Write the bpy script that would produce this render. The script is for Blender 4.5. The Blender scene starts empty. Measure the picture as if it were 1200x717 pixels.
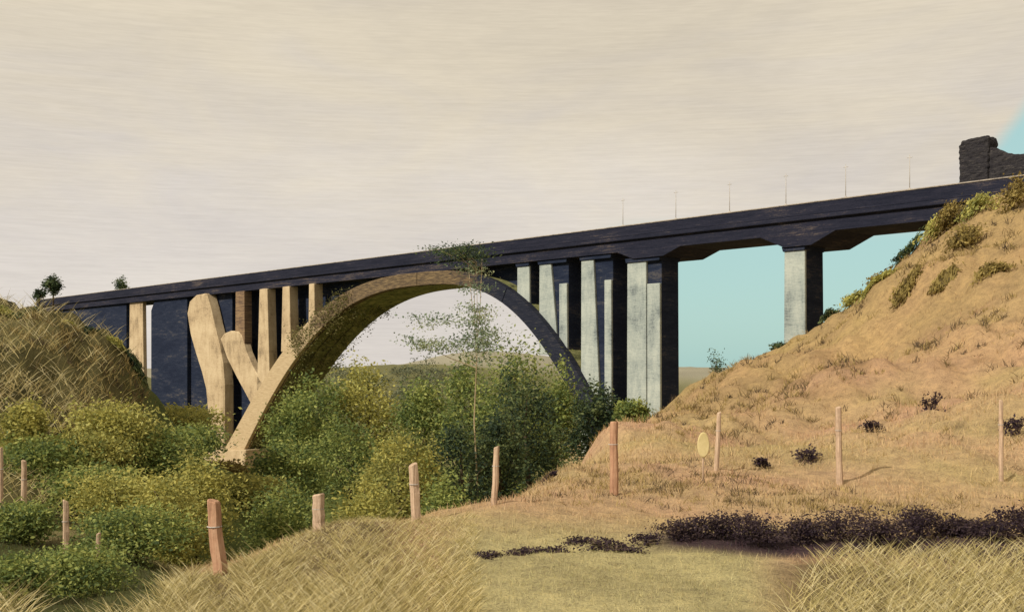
import bpy, math, random
import numpy as np
random.seed(7); rng = np.random.default_rng(7)
scene = bpy.context.scene
COL = scene.collection

# ------------------------------------------------------------------ camera
F, YH = 1287.0, 428.0            # focal length and horizon row, on a 1200 x 717 picture
cam_d = bpy.data.cameras.new('camera'); cam = bpy.data.objects.new('camera', cam_d); COL.objects.link(cam)
cam_d.sensor_width = 36.0; cam_d.lens = 36.0 * F / 1200.0
cam_d.shift_y = (YH - 358.5) / 1200.0
cam_d.clip_start = 0.1; cam_d.clip_end = 9000
cam.location = (0, 0, 0); cam.rotation_euler = (math.radians(90), 0, 0)
scene.camera = cam

# ------------------------------------------------------------------ light
SUN_TO = np.array((-0.68, -0.56, 0.62)); SUN_TO /= np.linalg.norm(SUN_TO)
sd = bpy.data.lights.new('sun', 'SUN'); sd.energy = 3.6; sd.angle = math.radians(1.2); sd.color = (1.0, 0.93, 0.80)
sun = bpy.data.objects.new('sun', sd); COL.objects.link(sun)
from mathutils import Vector
sun.rotation_euler = Vector(-SUN_TO).to_track_quat('-Z', 'Y').to_euler()
SUN_EL = math.asin(SUN_TO[2]); SUN_AZ = math.atan2(SUN_TO[0], SUN_TO[1])

world = bpy.data.worlds.new('World'); scene.world = world; world.use_nodes = True
nt = world.node_tree; nt.nodes.clear()
def N(tree, t, **kw):
    n = tree.nodes.new(t)
    for k, v in kw.items(): setattr(n, k, v)
    return n
def mathn(tree, op, a, b=None, c=None, clamp=False):
    n = N(tree, 'ShaderNodeMath', operation=op, use_clamp=clamp)
    for i, v in enumerate((a, b, c)):
        if v is None: continue
        if isinstance(v, (int, float)): n.inputs[i].default_value = v
        else: tree.links.new(v, n.inputs[i])
    return n.outputs[0]
def mixc(tree, fac, a, b, blend='MIX'):
    n = N(tree, 'ShaderNodeMix', data_type='RGBA', blend_type=blend)
    for i, v in ((0, fac), (6, a), (7, b)):
        if isinstance(v, (int, float)): n.inputs[i].default_value = v
        elif isinstance(v, (tuple, list)): n.inputs[i].default_value = (*v, 1) if len(v) == 3 else v
        else: tree.links.new(v, n.inputs[i])
    return n.outputs[2]
def noise(tree, vec, scale, detail=3, rough=.55, dist=0.0):
    n = N(tree, 'ShaderNodeTexNoise'); n.inputs['Scale'].default_value = scale
    n.inputs['Detail'].default_value = detail; n.inputs['Roughness'].default_value = rough
    n.inputs['Distortion'].default_value = dist
    if vec is not None: tree.links.new(vec, n.inputs['Vector'])
    return n.outputs['Fac']
def mapping(tree, vec, scale=(1, 1, 1), rot=(0, 0, 0)):
    n = N(tree, 'ShaderNodeMapping'); n.inputs['Scale'].default_value = scale; n.inputs['Rotation'].default_value = rot
    tree.links.new(vec, n.inputs['Vector']); return n.outputs[0]
def ramp(tree, fac, stops):
    n = N(tree, 'ShaderNodeValToRGB')
    while len(n.color_ramp.elements) < len(stops): n.color_ramp.elements.new(0.5)
    for e, (p, c) in zip(n.color_ramp.elements, stops):
        e.position = p; e.color = (*c, 1) if len(c) == 3 else c
    tree.links.new(fac, n.inputs[0]); return n.outputs[0]

# a dull cream sheet of high stratus with fine streaks; clear pale blue low down on the right
tc = N(nt, 'ShaderNodeTexCoord'); gen = tc.outputs['Generated']
sky = N(nt, 'ShaderNodeTexSky', sky_type='NISHITA', sun_disc=False)
sky.sun_elevation = SUN_EL; sky.sun_rotation = SUN_AZ; sky.air_density = 1.0; sky.dust_density = 1.2
sep = N(nt, 'ShaderNodeSeparateXYZ'); nt.links.new(gen, sep.inputs[0])
X, Y, Z = sep.outputs
cloudv = mapping(nt, gen, (2.2, 2.2, 7.0))
big = noise(nt, cloudv, 1.3, 4, .5, .4)
streak = noise(nt, mapping(nt, gen, (16, 16, 520)), 1.0, 3, .7)
streak2 = noise(nt, mapping(nt, gen, (60, 60, 760)), 1.0, 2, .6)
wisp = noise(nt, mapping(nt, gen, (5, 5, 16)), 1.0, 5, .6, .8)
mixn = mathn(nt, 'ADD', mathn(nt, 'MULTIPLY', big, .6), mathn(nt, 'MULTIPLY', wisp, .4))
cream = ramp(nt, mixn, [(0.32, (.53, .47, .375)), (0.5, (.61, .54, .425)), (0.66, (.665, .59, .465))])
lilac = ramp(nt, mixn, [(0.32, (.54, .50, .47)), (0.5, (.605, .56, .515)), (0.66, (.67, .62, .56))])
hi_ = N(nt, 'ShaderNodeMapRange', interpolation_type='SMOOTHSTEP'); nt.links.new(mathn(nt, 'ADD', Z, mathn(nt, 'MULTIPLY', mathn(nt, 'SUBTRACT', wisp, .5), .25)), hi_.inputs[0])
hi_.inputs[1].default_value = .06; hi_.inputs[2].default_value = .32
cloud = mixc(nt, hi_.outputs[0], lilac, cream)
st = mathn(nt, 'ADD', mathn(nt, 'MULTIPLY', streak, .6), mathn(nt, 'MULTIPLY', streak2, .4))
stf = N(nt, 'ShaderNodeMapRange'); nt.links.new(st, stf.inputs[0])
stf.inputs[1].default_value = .36; stf.inputs[2].default_value = .62; stf.inputs[3].default_value = .945; stf.inputs[4].default_value = 1.03
vm = N(nt, 'ShaderNodeVectorMath', operation='SCALE'); nt.links.new(cloud, vm.inputs[0]); nt.links.new(stf.outputs[0], vm.inputs['Scale'])
nish = N(nt, 'ShaderNodeVectorMath', operation='SCALE'); nt.links.new(sky.outputs[0], nish.inputs[0]); nish.inputs['Scale'].default_value = .10
clear = mixc(nt, .82, nish.outputs[0], (.36, .565, .53))
az = mathn(nt, 'ARCTAN2', X, Y)                                   # bearing, 0 straight ahead, positive right
edge = mathn(nt, 'MINIMUM', mathn(nt, 'MAXIMUM', mathn(nt, 'MULTIPLY_ADD', az, 1.2, -.31), .124), .30)                   # top of the clear strip
edge = mathn(nt, 'ADD', edge, mathn(nt, 'MULTIPLY', mathn(nt, 'SUBTRACT', big, .5), .03))
below = N(nt, 'ShaderNodeMapRange', interpolation_type='SMOOTHSTEP'); nt.links.new(mathn(nt, 'SUBTRACT', edge, Z), below.inputs[0])
below.inputs[1].default_value = -.008; below.inputs[2].default_value = .018
rt = N(nt, 'ShaderNodeMapRange', interpolation_type='SMOOTHSTEP'); nt.links.new(az, rt.inputs[0])
rt.inputs[1].default_value = .06; rt.inputs[2].default_value = .145
lf = N(nt, 'ShaderNodeMapRange', interpolation_type='SMOOTHSTEP'); nt.links.new(az, lf.inputs[0])
lf.inputs[1].default_value = 1.2; lf.inputs[2].default_value = .8
clr = mathn(nt, 'MULTIPLY', mathn(nt, 'MULTIPLY', below.outputs[0], rt.outputs[0]), lf.outputs[0])
col = mixc(nt, clr, vm.outputs[0], clear)
bg = N(nt, 'ShaderNodeBackground'); nt.links.new(col, bg.inputs[0]); bg.inputs[1].default_value = 1.0
out = N(nt, 'ShaderNodeOutputWorld'); nt.links.new(bg.outputs[0], out.inputs[0])

vs = scene.view_settings
vs.view_transform = 'Standard'; vs.look = 'None'; vs.gamma = 1.0; vs.exposure = 0.25; vs.use_curve_mapping = False
scene.render.engine = 'CYCLES'
scene.cycles.max_bounces = 5; scene.cycles.transparent_max_bounces = 4

# ------------------------------------------------------------------ helpers
def obj(name, me, mat=None, parent=None):
    o = bpy.data.objects.new(name, me); COL.objects.link(o)
    if mat is not None and me is not None and not me.materials: me.materials.append(mat)
    if parent is not None: o.parent = parent
    return o
def tag(o, label=None, cat=None, group=None, kind=None):
    if label: o['label'] = label
    if cat: o['category'] = cat
    if group: o['group'] = group
    if kind: o['kind'] = kind
    return o
def thing(name, label, cat, loc=(0, 0, 0), group=None):
    o = bpy.data.objects.new(name, None); COL.objects.link(o); o.location = loc
    o.empty_display_size = .2
    return tag(o, label, cat, group)
def mesh_np(name, V, Fq, attr=None, smooth=False):
    """V (n,3), Fq (m,k) faces of one size; attr = per-face colour (m,3)"""
    me = bpy.data.meshes.new(name); V = np.asarray(V, np.float32); Fq = np.asarray(Fq, np.int32)
    m, k = Fq.shape
    me.vertices.add(len(V)); me.vertices.foreach_set('co', V.ravel())
    me.loops.add(m * k); me.loops.foreach_set('vertex_index', Fq.ravel())
    me.polygons.add(m); me.polygons.foreach_set('loop_start', np.arange(0, m * k, k, dtype=np.int32))
    me.polygons.foreach_set('loop_total', np.full(m, k, np.int32))
    if smooth: me.polygons.foreach_set('use_smooth', np.ones(m, bool))
    me.update(calc_edges=True)
    if attr is not None:
        a = me.attributes.new('tint', 'FLOAT_COLOR', 'FACE')
        a.data.foreach_set('color', np.concatenate([attr, np.ones((m, 1))], 1).astype(np.float32).ravel())
    return me
def mesh_py(name, V, Fs, smooth=False):
    me = bpy.data.meshes.new(name); me.from_pydata([tuple(v) for v in V], [], Fs); me.update()
    if smooth:
        for p in me.polygons: p.use_smooth = True
    return me
def bevel(o, w, seg=1):
    b = o.modifiers.new('bevel', 'BEVEL'); b.width = w; b.segments = seg; b.limit_method = 'ANGLE'; return o
def ray(px, py, depth):
    return np.array(((px - 600) / F * depth, depth, (YH - py) / F * depth))

# ------------------------------------------------------------------ materials
def pmat(name, rough=.85, spec=.25):
    m = bpy.data.materials.new(name); m.use_nodes = True; t = m.node_tree
    b = t.nodes['Principled BSDF']; b.inputs['Roughness'].default_value = rough; b.inputs['Specular IOR Level'].default_value = spec
    return m, t, b
def bump(t, b, h, strength=.4, dist=.05):
    n = N(t, 'ShaderNodeBump'); n.inputs['Strength'].default_value = strength; n.inputs['Distance'].default_value = dist
    t.links.new(h, n.inputs['Height']); t.links.new(n.outputs[0], b.inputs['Normal'])
def stone_mat(name, dark, mid, light, streak=(.25, .25, 3.0), sc=1.0, lo=.32, hi=.72, bmp=.5, blot=None):
    m, t, b = pmat(name, .9, .15)
    c = N(t, 'ShaderNodeTexCoord').outputs['Object']
    n1 = noise(t, mapping(t, c, streak), 1.6 * sc, 5, .65, .3)
    n2 = noise(t, c, 9 * sc, 4, .6)
    f = mathn(t, 'ADD', mathn(t, 'MULTIPLY', n1, .72), mathn(t, 'MULTIPLY', n2, .28))
    if blot is not None:
        n3 = noise(t, mapping(t, c, (.09, .09, .45)), 1.0, 3, .6, .5); n4 = noise(t, mapping(t, c, (.8, .8, 9)), 2.2, 4, .75)
        f = mathn(t, 'ADD', f, mathn(t, 'MULTIPLY', mathn(t, 'SUBTRACT', n3, .47), blot)); f = mathn(t, 'ADD', f, mathn(t, 'MULTIPLY', mathn(t, 'SUBTRACT', n4, .5), .55))
    t.links.new(ramp(t, f, [(lo, dark), ((lo + hi) / 2, mid), (hi, light)]), b.inputs['Base Color'])
    bump(t, b, f, bmp, .06); return m
M = {}
M['dark'] = stone_mat('dark_navy_girder', (.010, .012, .024), (.021, .022, .038), (.12, .095, .08), (.22, .22, 3.2), 1.0, .36, .82, .6, .75)  # near-black navy with paler horizontal streaks
M['wall'] = stone_mat('blue_grey_masonry_and_pier_shade', (.009, .014, .032), (.018, .025, .048), (.10, .09, .085), (.5, .5, 2.6), 1.0, .36, .82, .6, .75)  # dark masonry; on the pier cores it paints in the shaded sides
M['pale_tan'] = stone_mat('tan_concrete', (.10, .075, .055), (.41, .31, .19), (.53, .42, .27), (1, 1, .35), .8, .24, .68, .5, .6)  # pale tan with darker mottling
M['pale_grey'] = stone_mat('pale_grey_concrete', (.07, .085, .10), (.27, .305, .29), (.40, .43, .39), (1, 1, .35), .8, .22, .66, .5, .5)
M['brown'] = stone_mat('shade_brown_concrete', (.05, .035, .035), (.19, .125, .075), (.34, .23, .12), (.25, .25, 3.4), 1.1, .34, .66)  # pale concrete darkened to brown, deck shade put into the colour
M['soffit'] = stone_mat('olive_concrete', (.05, .05, .026), (.18, .19, .075), (.34, .31, .15), (.7, .7, 1.2), 1.3, .36, .64)  # mottled olive green
M['coping'] = stone_mat('weathered_coping', (.10, .09, .085), (.33, .29, .25), (.5, .45, .38), (.5, .5, 1), 2.0)
M['pylon'] = stone_mat('rough_dark_stone', (.012, .011, .016), (.035, .032, .034), (.16, .14, .12), (.8, .8, 5), 1.6, .34, .78, .9)
M['steel'] = stone_mat('grey_weathered_steel', (.34, .31, .28), (.46, .43, .39), (.54, .5, .46))
M['bark'] = stone_mat('bark', (.03, .022, .014), (.075, .055, .035), (.15, .115, .075), (4, 4, .7), 1.5)
M['bark_pale'] = stone_mat('pale_bark', (.20, .15, .09), (.36, .28, .17), (.48, .39, .25), (4, 4, .7), 1.5)
M['post_tan'] = stone_mat('bleached_timber', (.24, .165, .115), (.50, .36, .25), (.62, .48, .35), (14, 14, .8), 1.6)
M['post_red'] = stone_mat('reddish_timber', (.22, .115, .07), (.42, .24, .15), (.54, .35, .23), (9, 9, .8), 1.2)
M['plate'] = stone_mat('cream_enamel', (.44, .36, .16), (.60, .50, .26), (.68, .58, .32), (1, 1, 1), 1.0, bmp=.1)
def tint_mat(name, rough=.75, trans=.35):
    m, t, b = pmat(name, rough, .2)
    a = N(t, 'ShaderNodeAttribute', attribute_name='tint')
    t.links.new(a.outputs['Color'], b.inputs['Base Color'])
    tr = N(t, 'ShaderNodeBsdfTranslucent'); t.links.new(a.outputs['Color'], tr.inputs[0])
    mx = N(t, 'ShaderNodeMixShader'); mx.inputs[0].default_value = trans
    t.links.new(b.outputs[0], mx.inputs[1]); t.links.new(tr.outputs[0], mx.inputs[2])
    t.links.new(mx.outputs[0], t.nodes['Material Output'].inputs[0]); return m
M['leaf'] = tint_mat('foliage', .65, .4); M['straw'] = tint_mat('dry_grass', .8, .2)

# ------------------------------------------------------------------ terrain
ctrl = []
def cp(px, py, z): p = ray(px, py, z); ctrl.append(p)
for azd in range(-180, 181, 30):                                 # near and far rings
    for r, zz in ((3, -2.2), (320, -11), (1200, -11), (3200, -13)):
        ctrl.append(np.array((r * math.sin(math.radians(azd)), r * math.cos(math.radians(azd)), zz)))
    if abs(azd) > 60:
        for r in (10, 25, 60, 120): ctrl.append(np.array((r * math.sin(math.radians(azd)), r * math.cos(math.radians(azd)), -2.2 if r < 60 else -5)))
for px in (-300, -50, 150, 350, 520, 700, 900, 1100, 1300, 1600): cp(px, 717, 9.9 if px > 200 else 10.2)
for a in ((250, 675, 11.5), (373, 626, 14.3), (484, 612, 15.6), (582, 594, 17), (718, 582, 18.6), (843, 558, 21), (982, 562, 20.5), (1173, 562, 20.3),
          (1400, 560, 20), (850, 640, 13.6), (1000, 636, 13.8), (1150, 632, 14.0), (560, 650, 13), (650, 640, 13.6),
          # golden hill on the right, up to the bridge end
          (1180, 490, 26), (1180, 400, 36), (1180, 320, 44), (1190, 232, 52), (1300, 215, 52), (1500, 200, 50), (1700, 190, 45),
          (1100, 258, 54), (1088, 296, 56), (1045, 332, 58), (1000, 364, 60), (945, 398, 63.5), (900, 418, 66), (860, 440, 68), (800, 476, 72), (1000, 380, 52), (920, 420, 52), 
          (1080, 400, 42), (980, 450, 40), (980, 500, 29), (1080, 480, 29), (860, 500, 36), (860, 520, 28), (760, 520, 34), (760, 495, 46), (770, 485, 60),
          (740, 500, 44), (690, 522, 32), (640, 550, 24), (590, 585, 18.5), (740, 545, 24),
          # behind the ridge it falls away
          (1300, 330, 85), (1150, 405, 82), (1050, 430, 86), (1000, 445, 88), (900, 455, 92), (820, 480, 95), (760, 500, 84), (1250, 240, 62),
          # valley
          (690, 590, 52), (720, 560, 62), (640, 660, 36), (600, 680, 30), (560, 640, 45), (640, 560, 80), (560, 570, 70), (480, 560, 90), (400, 560, 100),
          (560, 655, 24), (480, 680, 24), (400, 690, 24), (300, 690, 28), (400, 640, 40), (300, 620, 50), (300, 560, 90), (260, 548, 115), (200, 545, 115), (150, 530, 130),
          (330, 640, 17), (250, 690, 14), (170, 690, 15), (690, 535, 78),
          (100, 480, 150), (40, 400, 160), (-60, 370, 170), (-200, 370, 170), (300, 530, 150), (500, 520, 150), (800, 500, 150),
          (560, 409, 700), (500, 420, 700), (620, 415, 800), (440, 434, 700), (690, 430, 700), (800, 433, 700), (860, 431, 800), (560, 436, 330),
          # knoll on the left
          (0, 346, 36), (45, 342, 36), (-60, 340, 36), (-200, 352, 36), (75, 364, 36), (110, 392, 36), (140, 418, 36), (160, 440, 36), (172, 474, 36), (200, 500, 37), (235, 530, 39),
          (30, 450, 31), (100, 455, 33), (60, 400, 34), (80, 500, 30), (130, 530, 30), (28, 584, 26), (77, 624, 22), (115, 657, 19), (0, 600, 24), (-100, 600, 24), (-150, 480, 29), (170, 600, 28),
          (0, 470, 52), (80, 520, 55), (150, 560, 55), (-150, 450, 55)):
    cp(*a)
ctrl = np.array(ctrl)
def uv(Xw, Yw):
    r = np.maximum(np.hypot(Xw, Yw), .5); return np.stack([np.degrees(np.arctan2(Xw, Yw)) / 5.0, np.log(r) * 6.0], -1)
CU = uv(ctrl[:, 0], ctrl[:, 1])
def kern(d2): return -np.sqrt(d2 + .25)
K = kern(((CU[:, None] - CU[None]) ** 2).sum(-1)); 
W = np.linalg.solve(np.block([[K + .06 * np.eye(len(CU)), np.ones((len(CU), 1))], [np.ones((1, len(CU))), np.zeros((1, 1))]]), np.append(ctrl[:, 2], 0))
nd = rng.normal(size=(28, 2)); nd /= np.linalg.norm(nd, axis=1)[:, None]; nph = rng.uniform(0, 6.28, 28); nwl = np.geomspace(.35, 14, 28)
def ground(Xw, Yw):
    Xw = np.atleast_1d(np.asarray(Xw, float)); Yw = np.atleast_1d(np.asarray(Yw, float)); o = np.empty(Xw.shape)
    q = uv(Xw, Yw)
    for i in range(0, len(Xw), 20000):
        d2 = ((q[i:i + 20000, None] - CU[None]) ** 2).sum(-1); o[i:i + 20000] = kern(d2) @ W[:-1] + W[-1]
    r = np.hypot(Xw, Yw)
    for (a, b), p, wl in zip(nd, nph, nwl):
        o += np.sin((Xw * a + Yw * b) * 6.283 / wl + p) * .008 * wl ** .62 * np.clip(r / 18 / wl ** .2, .4, 1.3) * (1 + 2.4 * np.clip((r - 20) / 18, 0, 1) * np.clip((90 - r) / 30, .3, 1))
    return o
def gz(x, y): return float(ground([x], [y])[0])
def on_ground(px, depth): x = (px - 600) / F * depth; return (x, depth, gz(x, depth))

def smooth(a, lo, hi): t = np.clip((a - lo) / (hi - lo), 0, 1); return t * t * (3 - 2 * t)
def fbm(Xw, Yw, s, k=0):
    o = np.zeros_like(Xw)
    for j in range(6):
        a, b = nd[(j * 3 + k) % 28]; c, e = nd[(j * 5 + 2 * k + 1) % 28]
        o += np.sin((Xw * a + Yw * b) / s * (1.7 ** j) + 2 * np.sin((Xw * c + Yw * e) / s * (1.6 ** j) * .7 + j) + k) / (1.5 ** j)
    return o / 2.6
# lie of the land by plant cover: soil and grass colours of each stretch of ground
def cover(Xw, Yw):
    r = np.hypot(Xw, Yw); azp = 600 + F * Xw / np.maximum(Yw, 1.0)
    azp = np.where(Yw < 1, 600 + 2000 * np.sign(Xw), azp)
    n1 = fbm(Xw, Yw, 2.4, 1)[:, None]; n2 = fbm(Xw, Yw, .8, 4)[:, None]; n3 = fbm(Xw, Yw, 9, 7)[:, None]
    tan = np.array((.46, .325, .18)); orange = np.array((.51, .32, .205)); straw = np.array((.45, .35, .165)); olive = np.array((.42, .365, .185))
    brown = np.array((.10, .07, .048)); green = np.array((.10, .12, .035)); litter = np.array((.15, .12, .06)); purple = np.array((.07, .045, .05))
    c = tan + (orange - tan) * smooth(n1 + n3 * .5, -.2, .9)
    c = c + (straw - c) * smooth(-n1 + n2 * .4, .1, 1.0) * .8
    c = c + (brown - c) * smooth(n2 - n1 * .6, .65, 1.4) * .8
    c = c + (np.array((.20, .115, .065)) - c) * smooth(n3 + n2 * .45 + n1 * .3, .45, 1.2) * .7
    up = smooth(r, 26, 50)[:, None] * smooth(azp, 640, 760)[:, None]                                     # upper hill: olive-gold scrub ground
    c = c + (np.array((.30, .21, .085)) * (1 + .4 * n2) - c) * up * .6
    m = (smooth(r, 17, 13) * smooth(azp, 480, 560) * smooth(azp, 960, 860))[:, None]                    # short greenish turf in front
    c = c + (olive * (1 + .2 * n2) - c) * m
    m = (smooth(r, 16.5, 14) * np.maximum(smooth(azp, 520, 430), smooth(azp, 880, 960) * smooth(r, 13.6, 12.6)))[:, None]
    c = c + (litter * (1 + .3 * n2) - c) * m * .9                                                        # litter below the tall straw
    m = (smooth(np.abs(r - 14.2), 1.1, .5) * smooth(azp, 740, 800) * smooth(n2[:, 0], -1.2, -.3))[:, None]
    c = c + (purple - c) * m
    m = (smooth(r, 20, 26) * smooth(azp, 700, 600) * smooth(r, 130, 100))[:, None]                       # green valley
    c = c + (green * (1 + .3 * n1) - c) * m
    m = (smooth(azp, 190, 130) * smooth(r, 24, 27) * smooth(r, 60, 48))[:, None]                         # straw knoll
    c = c + (np.array((.085, .072, .032)) * (1 + .6 * n1 + .4 * n2) - c) * m * .9
    m = (smooth(azp, 260, 180) * smooth(r, 25, 21))[:, None]
    c = c + (np.array((.075, .08, .028)) - c) * m
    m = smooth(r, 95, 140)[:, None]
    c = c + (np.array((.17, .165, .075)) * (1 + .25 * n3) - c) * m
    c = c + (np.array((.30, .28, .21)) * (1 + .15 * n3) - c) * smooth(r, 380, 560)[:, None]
    return np.clip(c, .008, .7)

az_deg = np.concatenate([np.arange(-180, -42, 4.0), np.arange(-42, 46, .28), np.arange(46, 181, 4.0)])
rad = np.concatenate([np.geomspace(2.5, 8, 14)[:-1], np.geomspace(8, 120, 230)[:-1], np.geomspace(120, 5200, 40)])
AZ, RR = np.meshgrid(np.radians(az_deg), rad); TX, TY = (RR * np.sin(AZ)).ravel(), (RR * np.cos(AZ)).ravel()
TZ = ground(TX, TY); na, nr = len(az_deg), len(rad)
idx = np.arange(na * nr).reshape(nr, na)
quads = np.stack([idx[:-1, :-1], idx[:-1, 1:], idx[1:, 1:], idx[1:, :-1]], -1).reshape(-1, 4)[:, ::-1]
gm = mesh_np('ground', np.stack([TX, TY, TZ], 1), quads, smooth=True)
ca = gm.attributes.new('tint', 'FLOAT_COLOR', 'POINT')
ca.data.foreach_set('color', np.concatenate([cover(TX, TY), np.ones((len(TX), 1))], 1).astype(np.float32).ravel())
m, t, b = pmat('dry_earth_and_turf', .95, .1)
a = N(t, 'ShaderNodeAttribute', attribute_name='tint'); c = N(t, 'ShaderNodeTexCoord').outputs['Object']
n1 = noise(t, c, 3.5, 6, .7); n2 = noise(t, c, 28, 4, .7)
f = mathn(t, 'ADD', mathn(t, 'MULTIPLY', n1, .55), mathn(t, 'MULTIPLY', n2, .45))
g = ramp(t, f, [(.30, (.42, .40, .42)), (.5, (.95, .95, .95)), (.68, (1.35, 1.3, 1.2))])
t.links.new(mixc(t, 1.0, a.outputs['Color'], g, 'MULTIPLY'), b.inputs['Base Color']); bump(t, b, f, .8, .12)
M['ground'] = m
tag(obj('ground', gm, m), 'dry golden earth and turf of the valley sides', 'ground', kind='structure')

# ------------------------------------------------------------------ bridge
m_ = (350 - 205) / (1200 - 55)
def deck_pt(px): z = F * 10 / (YH - (205 + (1200 - px) * m_)); return np.array(((px - 600) / F * z, z))
A0, B0 = deck_pt(1200), deck_pt(55); D = (B0 - A0) / np.linalg.norm(B0 - A0); NW = np.array((D[1], -D[0]))
def s_at(px, w=0.0):
    k = (px - 600) / F; P = A0 + NW * w; return (k * P[1] - P[0]) / (D[0] - k * D[1])
bridge = thing('arch_bridge', 'long dark road bridge with a tall arch and pale columns crossing the valley', 'bridge', (A0[0], A0[1], 0))
bridge.rotation_euler = (0, 0, math.atan2(D[1], D[0]))           # local x = along the bridge (s), local -y = away from camera (w)
def bl(s, w, z): return (s, -w, z)
def prism(name, poly, w0, w1, mat, parent=bridge, bev=.03):
    """poly = list of (s, z); extruded from w0 to w1"""
    n = len(poly); V = [bl(s, w0, z) for s, z in poly] + [bl(s, w1, z) for s, z in poly]
    Fs = [list(range(n))] + [list(range(2 * n - 1, n - 1, -1))] + [[i, i + n, (i + 1) % n + n, (i + 1) % n] for i in range(n)]
    import bmesh
    bm = bmesh.new(); vs_ = [bm.verts.new(v) for v in V]
    for q in Fs: bm.faces.new([vs_[i] for i in q])
    bmesh.ops.recalc_face_normals(bm, faces=bm.faces); me = bpy.data.meshes.new(name); bm.to_mesh(me); bm.free()
    o = obj(name, me, mat, parent)
    if bev: bevel(o, bev)
    return o
S0, S1 = -30.0, s_at(42)
ZB, ZD, ZP = 8.15, 9.15, 9.94
# girder with haunches where it meets the piers
HA = [(s_at(932), 1.0, 1.7, .75), (s_at(757), 1.4, 1.5, .55)]
def girder_bottom(s):
    z = ZB
    for c_, hw, run, dep in HA:
        dd = abs(s - c_) - hw
        z = min(z, ZB - dep * (1 - np.clip(dd / run, 0, 1)))
    return z
ss = sorted(set([S0, S1] + list(np.linspace(S0, S1, 60)) + [c_ + k * (hw + e * run) for c_, hw, run, _ in HA for k in (-1, 1) for e in (0, .25, .5, .75, 1)]))
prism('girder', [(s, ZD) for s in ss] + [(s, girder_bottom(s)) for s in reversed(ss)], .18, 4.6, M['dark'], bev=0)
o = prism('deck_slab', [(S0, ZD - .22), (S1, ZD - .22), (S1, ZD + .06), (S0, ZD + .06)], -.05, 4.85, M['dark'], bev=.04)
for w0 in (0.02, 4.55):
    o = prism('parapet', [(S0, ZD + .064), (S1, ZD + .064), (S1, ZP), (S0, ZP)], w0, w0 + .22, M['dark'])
    for k in range(24):
        sa = S0 + (S1 - S0) * k / 24 + .012; sb = S0 + (S1 - S0) * (k + 1) / 24 - .012; dz = random.uniform(0, .012)
        prism('coping', [(sa, ZP + .003), (sb, ZP + .003), (sb, ZP + .07 + dz), (sa, ZP + .07 + dz)], w0 - .05, w0 + .27, M['coping'], parent=o, bev=.015)

# arch barrel
SC, ZC = 52.5, 7.0; SL, ZL, SR, ZR = s_at(272), -12.0, s_at(710), -7.0
def intrados(t):
    if t < 0: a = -t; return SC + a * (SL - SC), ZL + (ZC - ZL) * (1 - a ** 2.4) ** (1 / .85)
    return SC + t * (SR - SC), ZR + (ZC - ZR) * max(0, 1 - t ** 3) ** (1 / .88)
def ring(t):
    e = 1e-3; t0, t1 = max(-1, t - e), min(1, t + e); p, q = intrados(t0), intrados(t1)
    dx, dz = q[0] - p[0], q[1] - p[1]; L = math.hypot(dx, dz) or 1
    nx, nz = dz / L, -dx / L
    if nz < 0: nx, nz = -nx, -nz
    if abs(t) > .985: nx, nz = (1 if t < 0 else -1) * .92, .39
    th = 1.15 + 2.0 * (abs(t) ** 1.6 if t < 0 else .25 * t ** 2)
    s, z = intrados(t); return (s, z), (s + nx * th, min(z + nz * th, ZB + .62))
def arch_piece(t0, t1, mat, n=18):
    ts = np.linspace(t0, t1, n); R = [ring(t) for t in ts]
    o = prism('arch_rib', [r[0] for r in R] + [r[1] for r in reversed(R)], -.16, .52, mat, bev=.03); return o
m, t, b = pmat('graded_arch_face', .9, .15)                    # pale at the left foot, brown at the crown, near-black on the right
c = N(t, 'ShaderNodeTexCoord').outputs['Object']; sx = N(t, 'ShaderNodeSeparateXYZ'); t.links.new(c, sx.inputs[0])
na1 = noise(t, mapping(t, c, (.5, .5, 1.6)), 1.0, 5, .7, .4); na2 = noise(t, mapping(t, c, (.6, .6, 6)), 2.0, 5, .75)
along = mathn(t, 'ADD', sx.outputs[0], mathn(t, 'MULTIPLY', mathn(t, 'SUBTRACT', na1, .5), 16))
def mr(v, lo, hi):
    n_ = N(t, 'ShaderNodeMapRange'); t.links.new(v, n_.inputs[0]); n_.inputs[1].default_value = lo; n_.inputs[2].default_value = hi; return n_.outputs[0]
pale_ = ramp(t, na2, [(.3, (.32, .235, .14)), (.5, (.44, .335, .20)), (.7, (.53, .42, .27))]); brown_ = ramp(t, na2, [(.34, (.035, .028, .028)), (.5, (.12, .085, .05)), (.66, (.24, .17, .09))])
nearblack_ = ramp(t, na2, [(.36, (.010, .012, .022)), (.55, (.018, .021, .035)), (.8, (.10, .085, .07))])
cc_ = mixc(t, mr(along, s_at(376), s_at(362)), brown_, pale_); cc_ = mixc(t, mr(along, s_at(535), s_at(565)), cc_, nearblack_)
t.links.new(cc_, b.inputs['Base Color']); bump(t, b, na2, .5, .06); M['arch'] = m
cuts = [(-1, -.5, M['arch']), (-.5, 0, M['arch']), (0, .5, M['arch']), (.5, 1, M['arch'])]
for a_, b_, mt in cuts: arch_piece(a_ + .001, b_ - .001, mt)
ts = np.linspace(-1, 1, 60); R = [ring(t) for t in ts]
prism('arch_barrel', [r[0] for r in R] + [(r[1][0], min(r[1][1] - .1, ZB + .02)) for r in reversed(R)], .524, 4.9, M['soffit'], bev=0)

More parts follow.
